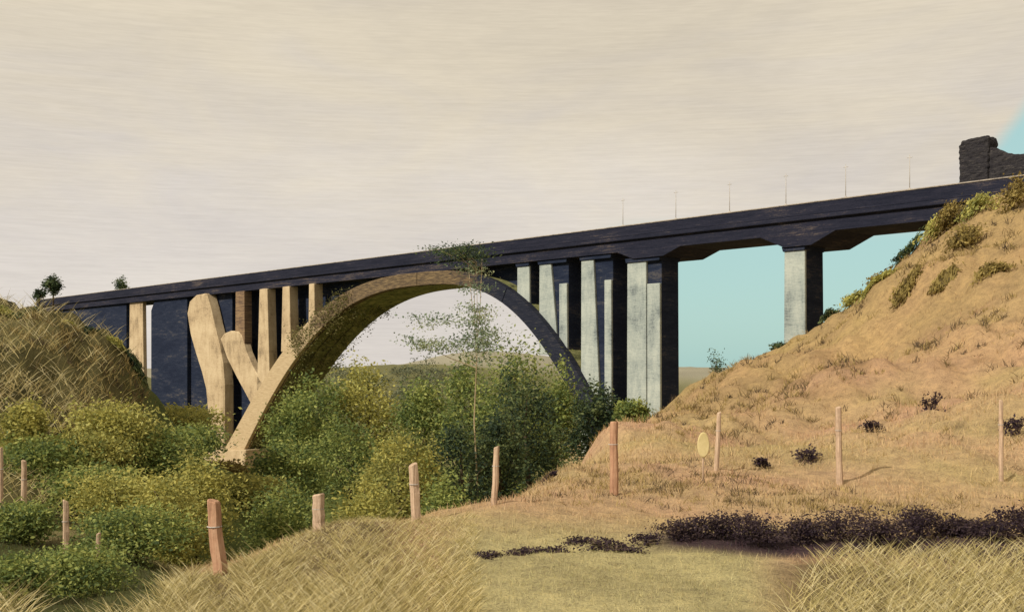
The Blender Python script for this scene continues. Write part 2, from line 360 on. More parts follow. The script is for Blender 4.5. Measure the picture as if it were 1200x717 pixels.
# dark spandrel walls standing on the arch, and the masonry abutment at the far end
def ext_at(s):
    P = [ring(t)[1] for t in np.linspace(-1, 1, 200)]; P.sort(); return float(np.interp(s, [p[0] for p in P], [p[1] for p in P]))
sp = np.linspace(s_at(612), s_at(262), 30)
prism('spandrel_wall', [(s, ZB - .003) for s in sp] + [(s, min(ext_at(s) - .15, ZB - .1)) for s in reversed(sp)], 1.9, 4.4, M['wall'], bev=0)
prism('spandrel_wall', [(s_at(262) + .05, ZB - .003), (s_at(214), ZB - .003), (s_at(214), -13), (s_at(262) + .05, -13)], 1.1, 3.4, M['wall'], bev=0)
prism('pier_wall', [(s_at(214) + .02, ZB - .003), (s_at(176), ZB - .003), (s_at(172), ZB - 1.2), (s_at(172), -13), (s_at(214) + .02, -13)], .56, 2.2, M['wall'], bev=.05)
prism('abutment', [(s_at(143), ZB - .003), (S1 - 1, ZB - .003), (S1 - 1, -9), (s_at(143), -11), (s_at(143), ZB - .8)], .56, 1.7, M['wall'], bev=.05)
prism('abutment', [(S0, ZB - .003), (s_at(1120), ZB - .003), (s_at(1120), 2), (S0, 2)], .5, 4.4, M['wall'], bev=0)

# piers: core coloured dark to paint in the shaded sides, pale twin shafts on the face towards the camera
def shaft(s0, s1, ztop, zbot, w0, w1, mat, parent, taper=0.0, name='shaft'):
    """s0 > s1 (s0 is the left edge seen from the camera)"""
    return prism(name, [(s0, ztop), (s1, ztop), (s1 - taper, zbot), (s0 + taper, zbot)], w0, w1, mat, parent, .04)
def pier(pl, pr, zbot, mat, w0=.42, w1=2.5, split=None, ztop=None, cap=True, core_r=None):
    sl, sr = s_at(pl, w0), s_at(pr, w0); zt = ztop or ZB
    r = thing('pier', None, None); r.parent = bridge
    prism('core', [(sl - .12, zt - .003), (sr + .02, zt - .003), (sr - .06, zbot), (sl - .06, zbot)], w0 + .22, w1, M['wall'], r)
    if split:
        a_, b_ = s_at(split[0], w0), s_at(split[1], w0)  # tapered slot and lower second shaft bare the core as a shadow wedge
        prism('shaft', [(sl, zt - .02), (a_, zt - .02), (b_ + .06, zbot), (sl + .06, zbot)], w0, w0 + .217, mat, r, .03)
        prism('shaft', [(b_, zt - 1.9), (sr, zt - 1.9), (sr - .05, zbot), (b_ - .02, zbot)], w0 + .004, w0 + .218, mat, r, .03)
    else:
        shaft(sl, sr, zt - .02, zbot, w0, w0 + .217, mat, r, .04)
    if cap:
        prism('cap', [(sl + .15, zt - .005), (sr - .1, zt - .005), (sr - .02, zt - .32), (sl + .05, zt - .32)], w0 - .1, w1 + .1, M['wall'], r, .03)
    return r
def base_z(px, w=1.2):
    p = A0 + D * s_at(px) + NW * w; return gz(*p) - .6
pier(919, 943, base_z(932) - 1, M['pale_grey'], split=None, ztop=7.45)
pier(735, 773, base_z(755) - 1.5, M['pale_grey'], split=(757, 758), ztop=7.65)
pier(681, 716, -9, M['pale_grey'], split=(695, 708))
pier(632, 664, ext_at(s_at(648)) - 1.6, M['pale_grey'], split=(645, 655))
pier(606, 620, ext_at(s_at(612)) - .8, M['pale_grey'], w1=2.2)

# pale columns on the left half of the arch
def column(pl, pr, ytop, ybot, mat, w0=-.02, name='column', taper=.06):
    sl, sr = s_at(pl, w0), s_at(pr, w0); dep = (A0 + D * (sl + sr) / 2)[1]
    zt = (YH - ytop) / F * dep; zb = (YH - ybot) / F * dep
    return shaft(sl, sr, zt, zb, w0, 1.0, mat, bridge, taper, name)
dq = (A0 + D * s_at(280))[1]; zq = lambda y: (YH - y) / F * dq
prism('strut', [(s_at(x, -.02), zq(y)) for x, y in ((258, 396), (262, 390), (270, 387), (279, 388), (283, 393), (288, 412), (296, 430), (306, 446), (316, 456), (300, 484), (288, 462), (277, 442), (266, 420))], -.02, .9, M['pale_tan'], bev=.1)
def zpx(px, z): return YH - F * z / (A0 + D * s_at(px))[1]
column(304, 313, zpx(308, ZB - .01), 458, M['pale_tan'], taper=.55)
column(331, 339, zpx(335, ZB - .01), 412, M['pale_tan'], taper=.3)
column(362, 368, zpx(366, ZB - .01), 378, M['pale_tan'], taper=.1)
column(276, 286, zpx(280, ZB - .01), 410, M['brown'], w0=.06, taper=.1)  # dim upper run of the strut, deck shade painted as brown
# big tapering pier under the left end of the arch, broad head and narrow stem
w0 = -.3; dep = (A0 + D * s_at(240))[1]; zy = lambda y: (YH - y) / F * dep
prism('arch_pier', [(s_at(x, w0), zy(y)) for x, y in ((219, 366), (222, 351), (229, 345), (241, 344), (246, 362), (251, 384), (256, 404), (260, 425), (262, 450), (262, 490), (262, 545), (243, 545), (243, 480), (241, 456), (236, 436), (229, 414), (223, 392))], w0, 1.05, M['pale_tan'], bev=.16)
column(152, 167, zpx(160, ZB - .01), 500, M['pale_tan'], w0=.5, name='pier_shaft', taper=.5)
# foot of the arch where leg and pier meet
prism('footing', [(s_at(x, w0), zy(y)) for x, y in ((239, 528), (290, 520), (285, 575), (232, 575))], w0 - .25, 5.1, M['pale_tan'], bev=.1)

# ------------------------------------------------------------------ things on the deck
def stone_block(name, poly, w0, w1, mat, parent, sub=.35, amp=.05):
    o = prism(name, poly, w0, w1, mat, parent, 0)
    r_ = o.modifiers.new('remesh', 'REMESH'); r_.mode = 'VOXEL'; r_.voxel_size = .09
    tx = bpy.data.textures.new('rough', 'CLOUDS'); tx.noise_scale = .22
    d_ = o.modifiers.new('rough', 'DISPLACE'); d_.texture = tx; d_.strength = amp * 3; d_.mid_level = .5
    return o
pw = 4.9; pyl = thing('gate_pylon', 'squat dark stone pylon with a sloping wing wall at the right bridge end', 'pylon', (A0[0], A0[1], 0))
pyl.rotation_euler = bridge.rotation_euler
dp = (A0 + NW * pw + D * s_at(1145, pw))[1]; py_ = lambda y: (YH - y) / F * dp
stone_block('tower', [(s_at(x, pw), py_(y)) for x, y in ((1124, 217), (1123, 168), (1128, 162), (1156, 160), (1158, 164), (1157, 217))], pw, pw + 1.3, M['pylon'], pyl)
stone_block('wing_wall', [(s_at(x, pw), py_(y)) for x, y in ((1150, 217), (1150, 172), (1162, 175), (1176, 183), (1192, 187), (1260, 189), (1400, 190), (1400, 217))], pw + .2, pw + 1.1, M['pylon'], pyl)
prism('embankment', [(s_at(1100, 5), ZD), (S0, ZD), (S0, 2), (s_at(1100, 5), 4)], 4.92, 9.5, M['wall'])

pole_px = (730, 792, 855, 921, 991, 1066)
words = ('sixth', 'fifth', 'fourth', 'third', 'second', 'first')
def tube(name, pts, radii, n=7, cap=True):
    V, Fs = [], []
    pts = [np.array(p, float) for p in pts]
    for i, (p, r_) in enumerate(zip(pts, radii)):
        dv = pts[min(i + 1, len(pts) - 1)] - pts[max(i - 1, 0)]; dv /= np.linalg.norm(dv) + 1e-9
        a_ = np.cross(dv, (0, 1, 0) if abs(dv[1]) < .8 else (1, 0, 0)); a_ /= np.linalg.norm(a_); b_ = np.cross(dv, a_)
        for k in range(n): th = 6.2832 * k / n; V.append(p + r_ * (math.cos(th) * a_ + math.sin(th) * b_))
    for i in range(len(pts) - 1):
        for k in range(n): Fs.append([i * n + k, i * n + (k + 1) % n, (i + 1) * n + (k + 1) % n, (i + 1) * n + k])
    if cap: Fs += [list(range(n - 1, -1, -1)), [(len(pts) - 1) * n + k for k in range(n)]]
    return V, Fs
def join(parts):
    V, Fs = [], []
    for v, f_ in parts:
        o = len(V); V += list(v); Fs += [[i + o for i in q] for q in f_]
    return V, Fs
pole_me = mesh_py('pole', *tube('pole', [(0, 0, 0), (0, 0, 1.1), (0, 0, 2.0)], [.024, .02, .015]), True)
foot_me = mesh_py('base_plate', *tube('b', [(0, 0, 0), (0, 0, .05), (0, 0, .09)], [.09, .09, .05], 8))
head_me = mesh_py('cross_arm', *tube('a', [(-.16, 0, 1.82), (.16, 0, 1.82)], [.018, .018], 6))
for px_, wd in zip(pole_px, words):
    p = A0 + D * s_at(px_, .13) + NW * .13
    r_ = thing('slender_pole', f'thin grey pole on the bridge parapet, {wd} from the stone pylon', 'pole', (p[0], p[1], ZP + .07), 'thin poles along the bridge parapet')
    obj('pole', pole_me, M['steel'], r_); obj('base_plate', foot_me, M['steel'], r_); obj('cross_arm', head_me, M['steel'], r_).rotation_euler = bridge.rotation_euler

# ------------------------------------------------------------------ vegetation
def leaves(centres, per, spread, size, cols, seed, flat=.6, drop=0.0):
    """leaf faces scattered in clumps round the centres -> V, F, tint"""
    g_ = np.random.default_rng(seed); n = len(centres) * per
    C = np.repeat(np.asarray(centres), per, 0)
    off = g_.normal(size=(n, 3)) * np.asarray(spread); P = C + off
    u = g_.normal(size=(n, 3)); u[:, 2] *= flat; u /= np.linalg.norm(u, axis=1)[:, None]
    v = g_.normal(size=(n, 3)); v -= (v * u).sum(1)[:, None] * u; v /= np.linalg.norm(v, axis=1)[:, None]
    L = size * g_.uniform(.55, 1.35, (n, 1)); Wd = L * g_.uniform(.35, .6, (n, 1))
    V = np.stack([P - u * L * .5, P + v * Wd * .5, P + u * L * .5, P - v * Wd * .5], 1).reshape(-1, 3)
    Fq = np.arange(n * 4).reshape(n, 4)
    tint_c = np.repeat(g_.uniform(0, 1, (len(centres), 1)), per, 0) * .65 + g_.uniform(0, 1, (n, 1)) * .35
    cols = np.asarray(cols); k = tint_c * (len(cols) - 1); i0 = np.clip(k.astype(int), 0, len(cols) - 2)[:, 0]; fr = k - i0[:, None]
    return V, Fq, np.clip(cols[i0] * (1 - fr) + cols[i0 + 1] * fr, .004, 1)
GREEN = [(.020, .032, .016), (.055, .075, .024), (.115, .13, .036), (.20, .195, .06)]
DARK = [(.010, .018, .014), (.022, .036, .022), (.055, .075, .03), (.11, .12, .045)]
OLIVE = [(.055, .06, .02), (.115, .115, .034), (.19, .17, .045), (.28, .23, .07)]
GOLD = [(.07, .05, .02), (.18, .13, .04), (.30, .23, .07), (.40, .31, .11)]
PURPLE = [(.016, .010, .020), (.040, .025, .038), (.075, .05, .055), (.20, .14, .09)]
GREYG = [(.045, .065, .045), (.085, .11, .07), (.13, .15, .09), (.19, .19, .11)]
GREEN, OLIVE, GREYG = [[tuple(min(.5, v * 2.6) for v in c_) for c_ in P_] for P_ in (GREEN, OLIVE, GREYG)]; DARK = [tuple(v * 1.9 for v in c_) for c_ in DARK]
def crown_mesh(rx, ry, rz, clumps, per, size, cols, seed, hollow=.45, cl=.22, shape=1.0):
    g_ = np.random.default_rng(seed); P = []
    lob = g_.normal(size=(7, 3)); lob /= np.linalg.norm(lob, axis=1)[:, None]; lw = g_.uniform(.0, .45, 7)
    while len(P) < clumps:
        d_ = g_.normal(size=3); d_ /= np.linalg.norm(d_)
        rr = (hollow + (1 - hollow) * g_.uniform() ** .6) * (.72 + max((lob @ d_) ** 3 * lw))
        p = d_ * rr
        if shape != 1.0: p[:2] *= np.clip(1 - (p[2] + .6) * (1 - shape) * .6, .15, 1.3)
        P.append(p * (rx, ry, rz))
    return leaves(P, per, (cl * rx, cl * ry, cl * rz * .7), size, cols, seed + 1)
def limbs(h, r0, seed, spread, n=6, fork=.35, lean=(0, 0)):
    g_ = random.Random(seed); parts = []
    top = (lean[0] * h, lean[1] * h, h * .85)
    tp = [(top[0] * q * q + g_.uniform(-.03, .03) * min(h, 4) * (0 < q < 1), top[1] * q * q, top[2] * q - (.3 if q == 0 else 0)) for q in (0, .25, .5, .75, 1)]
    parts.append(tube('t', tp, [r0 * 1.3, r0, r0 * .75, r0 * .5, r0 * .2], 8))
    for k in range(n):
        q = fork + (1 - fork) * k / n * .8; i = min(int(q * 4), 3); fr = q * 4 - i
        s_ = np.array(tp[i]) * (1 - fr) + np.array(tp[i + 1]) * fr; th = g_.uniform(0, 6.28); L = spread * g_.uniform(.55, .9)
        e_ = s_ + np.array((math.cos(th) * L, math.sin(th) * L, h * g_.uniform(.12, .3))); mid = (s_ + e_) / 2 + np.array((0, 0, -.05 * h))
        parts.append(tube('l', [s_, mid, e_], [r0 * .45 * (1.1 - q), r0 * .3 * (1.1 - q) + .01, .012], 6))
    return join(parts)
def tree(name, label, px, ybase, ytop, depth, wpx, cols, seed, crown_lo=.25, cat='tree', group=None, leaf=None, clumps=70, per=45, bark='bark', shape=1.0, sink=True, hollow=.45, cl=.22):
    x, y, zg = on_ground(px, depth); ztop = (YH - ytop) / F * depth
    zb = zg if sink else (YH - ybase) / F * depth
    h = max(.5, ztop - zb); r_ = thing(name, label, cat, (x, y, zb), group)
    rx = wpx / F * depth / 2; clo = h * crown_lo; rz = (h - clo) / 2
    obj('trunk' if cat == 'tree' else 'stem', mesh_py('trunk', *limbs(h * .92, max(.03, h * .022), seed, rx * .8), True), M[bark], r_)
    V, Fq, tc_ = crown_mesh(rx, rx, rz, clumps, per, leaf or max(.07, depth * .0034), cols, seed, hollow, cl, shape)
    o = obj('crown' if cat == 'tree' else 'foliage', mesh_np('crown', V, Fq, tc_), M['leaf'], r_); o.location = (0, 0, clo + rz)
    return r_
G1 = 'trees in the valley below the arch'
TR = [  # px, ytop, depth, width px, palette, label
    (348, 456, 62, 74, GREEN, 'green tree close to the right of the pale forked arch leg'),
    (372, 436, 72, 84, GREEN, 'olive tree under the left haunch of the arch'),
    (432, 415, 74, 92, OLIVE, 'yellow-green tree standing before the left of the arch opening'),
    (498, 428, 70, 88, GREEN, 'mid green tree rising at the middle of the arch opening'),
    (552, 420, 64, 84, GREEN, 'rounded green tree left of the tall bright green tree'),
    (410, 490, 48, 110, GREEN, 'broad green tree in the thicket behind the shortest fence stub'),
    (470, 492, 42, 100, OLIVE, 'olive bushy tree behind the fence post in mid picture'),
    (540, 486, 44, 96, DARK, 'dusky tree between two fence posts at the thicket edge'),
    (338, 512, 42, 84, GREEN, 'leafy tree at the left edge of the thicket by the arch foot'),
    (604, 378, 56, 112, GREEN, 'tall bright green tree in front of the right side of the arch opening'),
    (650, 424, 66, 66, GREEN, 'narrow green tree just under the right arch leg'),
    (700, 450, 62, 66, DARK, 'small dark tree at the foot of the pale twin columns'),
    (742, 462, 60, 44, GREEN, 'low green tree beside the tallest right-hand pier'),
    (618, 432, 50, 84, DARK, 'solid dark green tree at the foot of the tall bright green tree'),
    (585, 470, 46, 74, DARK, 'deep shaded tree at the right end of the thicket'),
]
for i, (px, yt, dp_, wp, cols, lab) in enumerate(TR):
    tree('valley_tree', lab, px, 0, yt, dp_, wp, cols, 100 + i, .06, group=G1, clumps=110, per=70, cl=.17)
G2 = 'bushes in the hollow on the left'
for i, (px, yt, dp_, wp, cols, lab) in enumerate([
    (205, 476, 40, 96, OLIVE, 'yellow-green bush in front of the tapering left pier'),
    (135, 470, 29.5, 100, OLIVE, 'olive bush at the foot of the straw knoll'),
    (55, 512, 27, 90, GREEN, 'green bush above the highest of the three left stakes'),
    (175, 505, 30, 110, GREEN, 'wide green bush in the middle of the left hollow'),
    (232, 540, 26, 80, OLIVE, 'yellowish bush left of the reddish leaning post'),
    (105, 545, 26, 100, GREEN, 'dark green bush between the left stakes'),
    (20, 588, 20, 70, GREEN, 'green bush at the left edge of the picture below the stakes'),
    (160, 592, 20, 120, GREEN, 'wide fresh bush just left of the reddish leaning post'),
    (90, 640, 12.5, 115, GREEN, 'bright leafy bush in the lower left corner'),
    (95, 505, 28, 90, OLIVE, 'pale olive bush between knoll foot and the hollow bushes'),
    (140, 555, 24, 100, OLIVE, 'yellow-green bush in the thick of the left hollow'),
    (200, 560, 23, 80, OLIVE, 'loose olive bush behind the reddish leaning post'),
    (262, 540, 44, 70, GOLD, 'straw-coloured bush at the foot of the pale forked arch leg'),
    (290, 556, 36, 84, OLIVE, 'olive bush right of the reddish leaning post'),
    (215, 500, 34, 80, GREEN, 'fresh green bush under the stem of the tapering pier'),
    (330, 560, 28, 84, GREEN, 'low green bush behind the short cream fence stub'),
    (430, 560, 30, 84, OLIVE, 'low olive bush between the short stub and the pale pink post'),
    (520, 556, 28, 70, GREEN, 'low green bush right of the pale pink post'),
    (30, 470, 27.5, 46, OLIVE, 'olive bush growing out of the straw on the knoll flank'),
    (22, 680, 11, 56, GREEN, 'small leafy bush cut by the lower left frame corner')]):
    tree('leafy_bush', lab, px, 0, yt, dp_, wp, cols, 200 + i, .02, cat='bush', group=G2, clumps=110, per=75, cl=.3, leaf=max(.05, dp_ * .0038))
# slender tree with a bare pale trunk in front of the arch
x, y, zg = on_ground(559, 44); h = (YH - 290) / F * 44 - zg
r_ = thing('slender_tree', 'very tall slender tree with a bare pale trunk in front of the arch crown', 'tree', (x, y, zg))
obj('trunk', mesh_py('trunk', *limbs(h * 1.05, .036, 57, .5, 3, .7), True), M['bark_pale'], r_)
P = [(random.gauss(-.5, .55), random.gauss(0, .4), h + random.gauss(-.3, .22)) for _ in range(34)] + \
    [(random.uniform(-2.7, .6), random.gauss(0, .5), (YH - random.uniform(372, 410)) / F * 44 - zg) for _ in range(26)] + [(random.gauss(0, .15), random.gauss(0, .1), (YH - random.uniform(300, 440)) / F * 44 - zg) for _ in range(14)]
br = []
for q_ in P[:60:3]:
    st_ = np.array((0, 0, max(.5, q_[2] - .35 - .25 * math.hypot(q_[0], q_[1])))); e_ = np.array(q_)
    obj('branch', mesh_py('branch', *tube('b', [st_, (st_ + e_) / 2 + (0, 0, -.06), e_], [.016, .010, .005], 5)), M['bark_pale'], r_)
obj('crown', mesh_np('crown', *leaves(P[34:], 105, (.34, .28, .12), .12, GREYG, 56)), M['leaf'], r_)
obj('crown', mesh_np('crown', *leaves(P[:34], 60, (.36, .28, .10), .11, DARK, 58)), M['leaf'], r_)
# trees on the skyline
tree('skyline_tree', 'small dark tree on the skyline at the left end of the bridge', 62, 356, 320, 40, 22, DARK, 301, .25, clumps=40, per=40, leaf=.10, hollow=.1, sink=False)
tree('skyline_bush', 'low dark bush on the skyline beside the small dark tree', 46, 352, 338, 40, 16, DARK, 302, .0, cat='bush', clumps=20, per=30, leaf=.09, sink=False)
p = A0 + D * s_at(142, 3.6) + NW * 3.6
tree('skyline_bush', 'tiny dark bush showing above the far bridge parapet', 142, YH - F * (ZD + .06) / p[1], 322, p[1], 18, DARK, 303, .1, cat='bush', clumps=34, per=34, leaf=.28, sink=False, hollow=.1)
tree('far_tree', 'lone small tree on the far horizon between two right-hand piers', 839, 430, 402, 150, 24, DARK, 304, .12, clumps=40, per=30, leaf=.32, sink=True, hollow=.2)
# scrub on the golden hill
def shrub(name, label, px, dp_, wpx, hpx, cols, seed, group, clumps=26, per=36, leaf=None):
    x, y, zg = on_ground(px, dp_); w_, h_ = wpx / F * dp_ / 2, hpx / F * dp_
    r_ = thing(name, label, 'bush', (x, y, zg - .03), group)
    obj('stem', mesh_py('stem', *limbs(h_ * .9, max(.015, h_ * .03), seed, w_ * .7, 5, .1), True), M['bark'], r_)
    V, Fq, tc_ = crown_mesh(w_, w_ * .8, h_ * .55, clumps, per, leaf or max(.035, dp_ * .0032), cols, seed, .1, .26)
    V[:, 2] = np.abs(V[:, 2] + h_ * .5); V[:, 2] += (ground(V[:, 0] + x, V[:, 1] + y) - zg) * .9
    obj('foliage', mesh_np('foliage', V, Fq, tc_), M['leaf'], r_); return r_
G3 = 'dark scrub row at the foot of the golden hill'
row = [(800, 44, 40), (846, 46, 42), (890, 52, 46), (940, 34, 30), (985, 60, 50), (1034, 52, 50), (1078, 44, 40), (1118, 40, 34), (1160, 46, 38), (1198, 44, 42)]
nm = ['leftmost', 'second from left', 'third from left', 'fourth from left, narrow and sparse', 'fifth from left, the widest', 'sixth from left', 'fourth from right', 'third from right', 'second from right', 'cut by the right frame edge']
for i, ((px, w_, h_), q) in enumerate(zip(row, nm)):
    shrub('dark_shrub', f'purple-brown shrub of the dark row below the golden hill, {q}', px, 13.9 + .25 * math.sin(i * 2.1), w_ * 1.5, h_ * (.72 + .42 * ((i * 37) % 7) / 7), PURPLE, 400 + i, G3, 44, 60, .04)
G4 = 'small scrub scattered over the dry slopes'
SCR = [(612, 13.1, 44, 9, 'in the turf below the middle fence post'), (650, 13.2, 50, 10, 'in the turf, left of the widest low tuft'), (702, 13.3, 64, 13, 'in the turf below the reddish-pink fence post'),
       (575, 12.9, 46, 8, 'in the turf, leftmost of the low tufts'), (675, 13.6, 44, 9, 'in the turf, small and flat behind the widest low tuft'), (728, 13.2, 52, 10, 'in the turf, in front of the tuft beside the shrub row'),
       (756, 13.6, 52, 16, 'just left of the dark shrub row'), (645, 22, 16, 8, 'on the spur right of the dusky thicket'), (890, 22, 20, 12, 'right of the pale oval plate'), (947, 22.5, 34, 22, 'left of the middle hill post'),
       (1020, 26, 28, 16, 'above and right of the middle hill post'), (1092, 28, 26, 30, 'on the bare slope between the two right posts'), (1190, 24, 30, 26, 'beside the rightmost post')]
for i, (px, dp_, w_, h_, q) in enumerate(SCR):
    shrub('scrub_tuft', f'small dark scrub tuft {q}', px, dp_, w_, h_, PURPLE, 430 + i, G4, 14, 30)
G5 = 'golden bushes along the hill crest'
for i, (px, dp_, w_, h_, cols, q) in enumerate([(1112, 53, 40, 30, GOLD, 'at the left end of the crest against the girder'), (1150, 52, 46, 22, OLIVE, 'on the crest below the stone pylon'), (1188, 50, 40, 42, GOLD, 'tallest, at the right frame edge'),
        (1098, 54, 34, 26, OLIVE, 'hanging over the steep left edge of the crest'), (1130, 49, 44, 24, GOLD, 'a little down the slope from the crest'), (1062, 55.5, 32, 20, DARK, 'dark, on the steep edge below the crest'),
        (1030, 57, 34, 18, GOLD, 'golden, half way along the falling ridge'), (1000, 58.5, 28, 16, OLIVE, 'just above the single right pier'), (972, 60, 24, 12, DARK, 'small, right at the foot of the single pier'),
        (912, 64, 18, 10, DARK, 'small, on the ridge left of the single pier'), (1105, 46, 30, 10, GOLD, 'flat golden, below the crest bushes'), (1060, 48, 40, 14, GOLD, 'low, on the slope under the dark edge bush'),
        (1165, 44, 40, 12, GOLD, 'flat golden, right of the slope under the pylon'), (1030, 52, 40, 12, OLIVE, 'low, under the golden ridge bush'), (825, 68, 26, 10, GOLD, 'low, where the ridge meets the far horizon')]):
    shrub('crest_bush', f'crest bush on the golden hill, {q}', px, dp_, w_, h_, cols, 460 + i, G5, 30, 40, .16)
G6 = 'dark bushes on top of the left knoll'
for i, (px, dp_, w_, h_, q) in enumerate([(8, 36, 24, 9, 'at the left frame edge'), (30, 36, 22, 8, 'left of the skyline tree'), (80, 36, 20, 8, 'under the skyline tree'), (108, 36, 20, 9, 'on the right shoulder of the knoll'), (138, 36, 22, 10, 'lower on the right shoulder'), (158, 36, 24, 14, 'at the right foot of the knoll')]):
    shrub('knoll_bush', f'dark olive bush on the knoll, {q}', px, dp_, w_, h_, DARK if i % 2 else OLIVE, 490 + i, G6, 26, 36, .12)

# ivy climbing the shaded left leg of the arch
iv = thing('ivy', 'olive ivy hanging over the left leg and haunch of the arch', 'ivy', (A0[0], A0[1], 0)); iv.rotation_euler = bridge.rotation_euler
g2 = random.Random(5); Pi = []
for _ in range(330):
    t_ = -g2.uniform(.22, .95) ** .8; (s_i, z_i), (s_e, z_e) = ring(t_); w_ = g2.uniform(-.25, 4.6); q = g2.random()
    if q < .55 or t_ < -.58: Pi.append(bl(s_i - .15, max(w_, .9) if t_ < -.58 else w_, z_i - .1))
    else: k_ = g2.uniform(0, .5 if t_ < -.6 else .95); Pi.append(bl(s_i + (s_e - s_i) * k_, -.28, z_i + (z_e - z_i) * k_))
IVY = [(.07, .065, .03), (.13, .13, .045), (.22, .20, .075), (.30, .24, .11)]
obj('foliage', mesh_np('foliage', *leaves(Pi, 34, (.42, .42, .42), .24, IVY, 77)), M['leaf'], iv)
vine = join([tube('v', [bl(ring(t_)[0][0], w_, ring(t_)[0][1] - .05) for t_ in np.linspace(-.95, -.42, 9)], [.05] * 8 + [.02], 5) for w_ in (.3, 1.6, 3.1)])
obj('vine_stem', mesh_py('vine_stem', *vine), M['bark'], iv)
# far-off wood along the horizon
g3 = np.random.default_rng(9); Pf = []
for px in np.concatenate([g3.uniform(300, 640, 120), g3.uniform(640, 830, 18)]):
    d_ = g3.uniform(190, 330); xf = (px - 600) / F * d_; hf = g3.uniform(.8, 3.6); zf = gz(xf, d_)
    for _ in range(5): Pf.append((xf + g3.normal() * 1.5, d_ + g3.normal() * 1.5, zf + g3.uniform(.1, 1) * hf))
tag(obj('far_wood', mesh_np('far_wood', *leaves(Pf, 26, (.9, .9, .5), .75, [(.10, .115, .075), (.15, .165, .10), (.21, .21, .12)], 12)), M['leaf']), 'far-off wood along the horizon seen under the arch', 'wood', kind='stuff')  # distance haze is put into the pale grey-green leaf tints

# ------------------------------------------------------------------ grass
def blades(Xb, Yb, L, Wd, lean, azim, cols, bend=.25):
    """two-step tapering blades: lean from vertical (rad) towards bearing azim"""
    n = len(Xb); Zb = ground(Xb, Yb) - .015
    P0 = np.stack([Xb, Yb, Zb], 1)
    d1 = np.stack([np.sin(lean) * np.cos(azim), np.sin(lean) * np.sin(azim), np.cos(lean)], 1)
    l2 = lean + bend; d2 = np.stack([np.sin(l2) * np.cos(azim), np.sin(l2) * np.sin(azim), np.cos(l2)], 1)
    P1 = P0 + d1 * (L * .55)[:, None]; P2 = P1 + d2 * (L * .45)[:, None]
    view = P0 / np.linalg.norm(P0, axis=1)[:, None]
    jit = rng.normal(size=(n, 3)) * .5
    side = np.cross(d1, view + jit); side /= np.linalg.norm(side, axis=1)[:, None]; sw = side * (Wd / 2)[:, None]
    V = np.stack([P0 - sw, P0 + sw, P1 + sw * .8, P1 - sw * .8, P2 + sw * .18, P2 - sw * .18], 1).reshape(-1, 3)
    i = np.arange(n)[:, None] * 6
    Fq = np.concatenate([i + np.array((0, 1, 2, 3)), i + np.array((3, 2, 4, 5))], 1).reshape(-1, 4)
    return V, Fq, np.repeat(np.clip(cols, .01, .8), 2, 0)
def grass(name, label, *bl_):
    Vs, Fs, Cs, o = [], [], [], 0
    for V, Fq, C in bl_: Vs.append(V); Fs.append(Fq + o); Cs.append(C); o += len(V)
    g_ = obj(name, mesh_np(name, np.concatenate(Vs), np.concatenate(Fs), np.concatenate(Cs)), M['straw'])
    return tag(g_, label, 'grass', kind='stuff')
# short dry turf over the whole foreground and the hill
n = 170000
r_ = np.exp(rng.uniform(math.log(8.5), math.log(66), n)); a_ = np.radians(rng.uniform(-30, 34, n))
Xb, Yb = r_ * np.sin(a_), r_ * np.cos(a_); pxb = 600 + F * Xb / Yb
keep = ~((pxb < 690) & (r_ > 26)) & (rng.uniform(size=n) < np.clip(.55 + fbm(Xb, Yb, 1.1, 3) * .5, .12, 1)); Xb, Yb, r_ = Xb[keep], Yb[keep], r_[keep]; n = len(Xb)
cc = cover(Xb, Yb) * rng.uniform(.75, 1.3, (n, 1)) + rng.normal(size=(n, 3)) * .01
sc_ = np.clip(r_ / 18, .6, 1.6)
grass('dry_turf', 'short dry golden grass covering the slopes and foreground',
      blades(Xb, Yb, rng.uniform(.05, .14, n) * sc_, .008 * sc_ ** 1.2, rng.uniform(0, .9, n), rng.uniform(0, 6.28, n), cc))
# rough tussocks on the hill
nc = 8200; rc = np.exp(rng.uniform(math.log(17), math.log(70), nc)); ac = np.radians(np.where(rng.uniform(size=nc) < .72, rng.uniform(1, 34, nc), rng.uniform(-29, -18.5, nc))); rc = np.where(ac < 0, rng.uniform(24, 38, nc), rc); xc, yc = rc * np.sin(ac), rc * np.cos(ac)
kp = rng.uniform(size=nc) < np.clip(fbm(xc, yc, 3.0, 2) * .9 + .15 + smooth(rc, 30, 55) * .3, .03, 1); xc, yc, rc = xc[kp], yc[kp], rc[kp]; nc = len(xc); per = 14
sz = np.repeat(rng.uniform(.5, 1.3, nc), per); rcr = np.repeat(rc, per)
Xb = np.repeat(xc, per) + rng.normal(size=nc * per) * .10 * sz; Yb = np.repeat(yc, per) + rng.normal(size=nc * per) * .10 * sz
pal = np.array([(.09, .065, .04), (.16, .115, .05), (.26, .19, .07), (.36, .27, .11)]); cc = pal[np.repeat(rng.integers(0, 4, nc), per)] * rng.uniform(.7, 1.3, (nc * per, 1))
grass('tussock_grass', 'rough brown tussocks sprinkled over the golden hill and the left knoll',
      blades(Xb, Yb, rng.uniform(.10, .26, nc * per) * sz * np.clip(rcr / 30, .7, 1.3), .010 * np.clip(rcr / 20, .8, 2.5), rng.uniform(0, 1.1, nc * per), rng.uniform(0, 6.28, nc * per), cc))
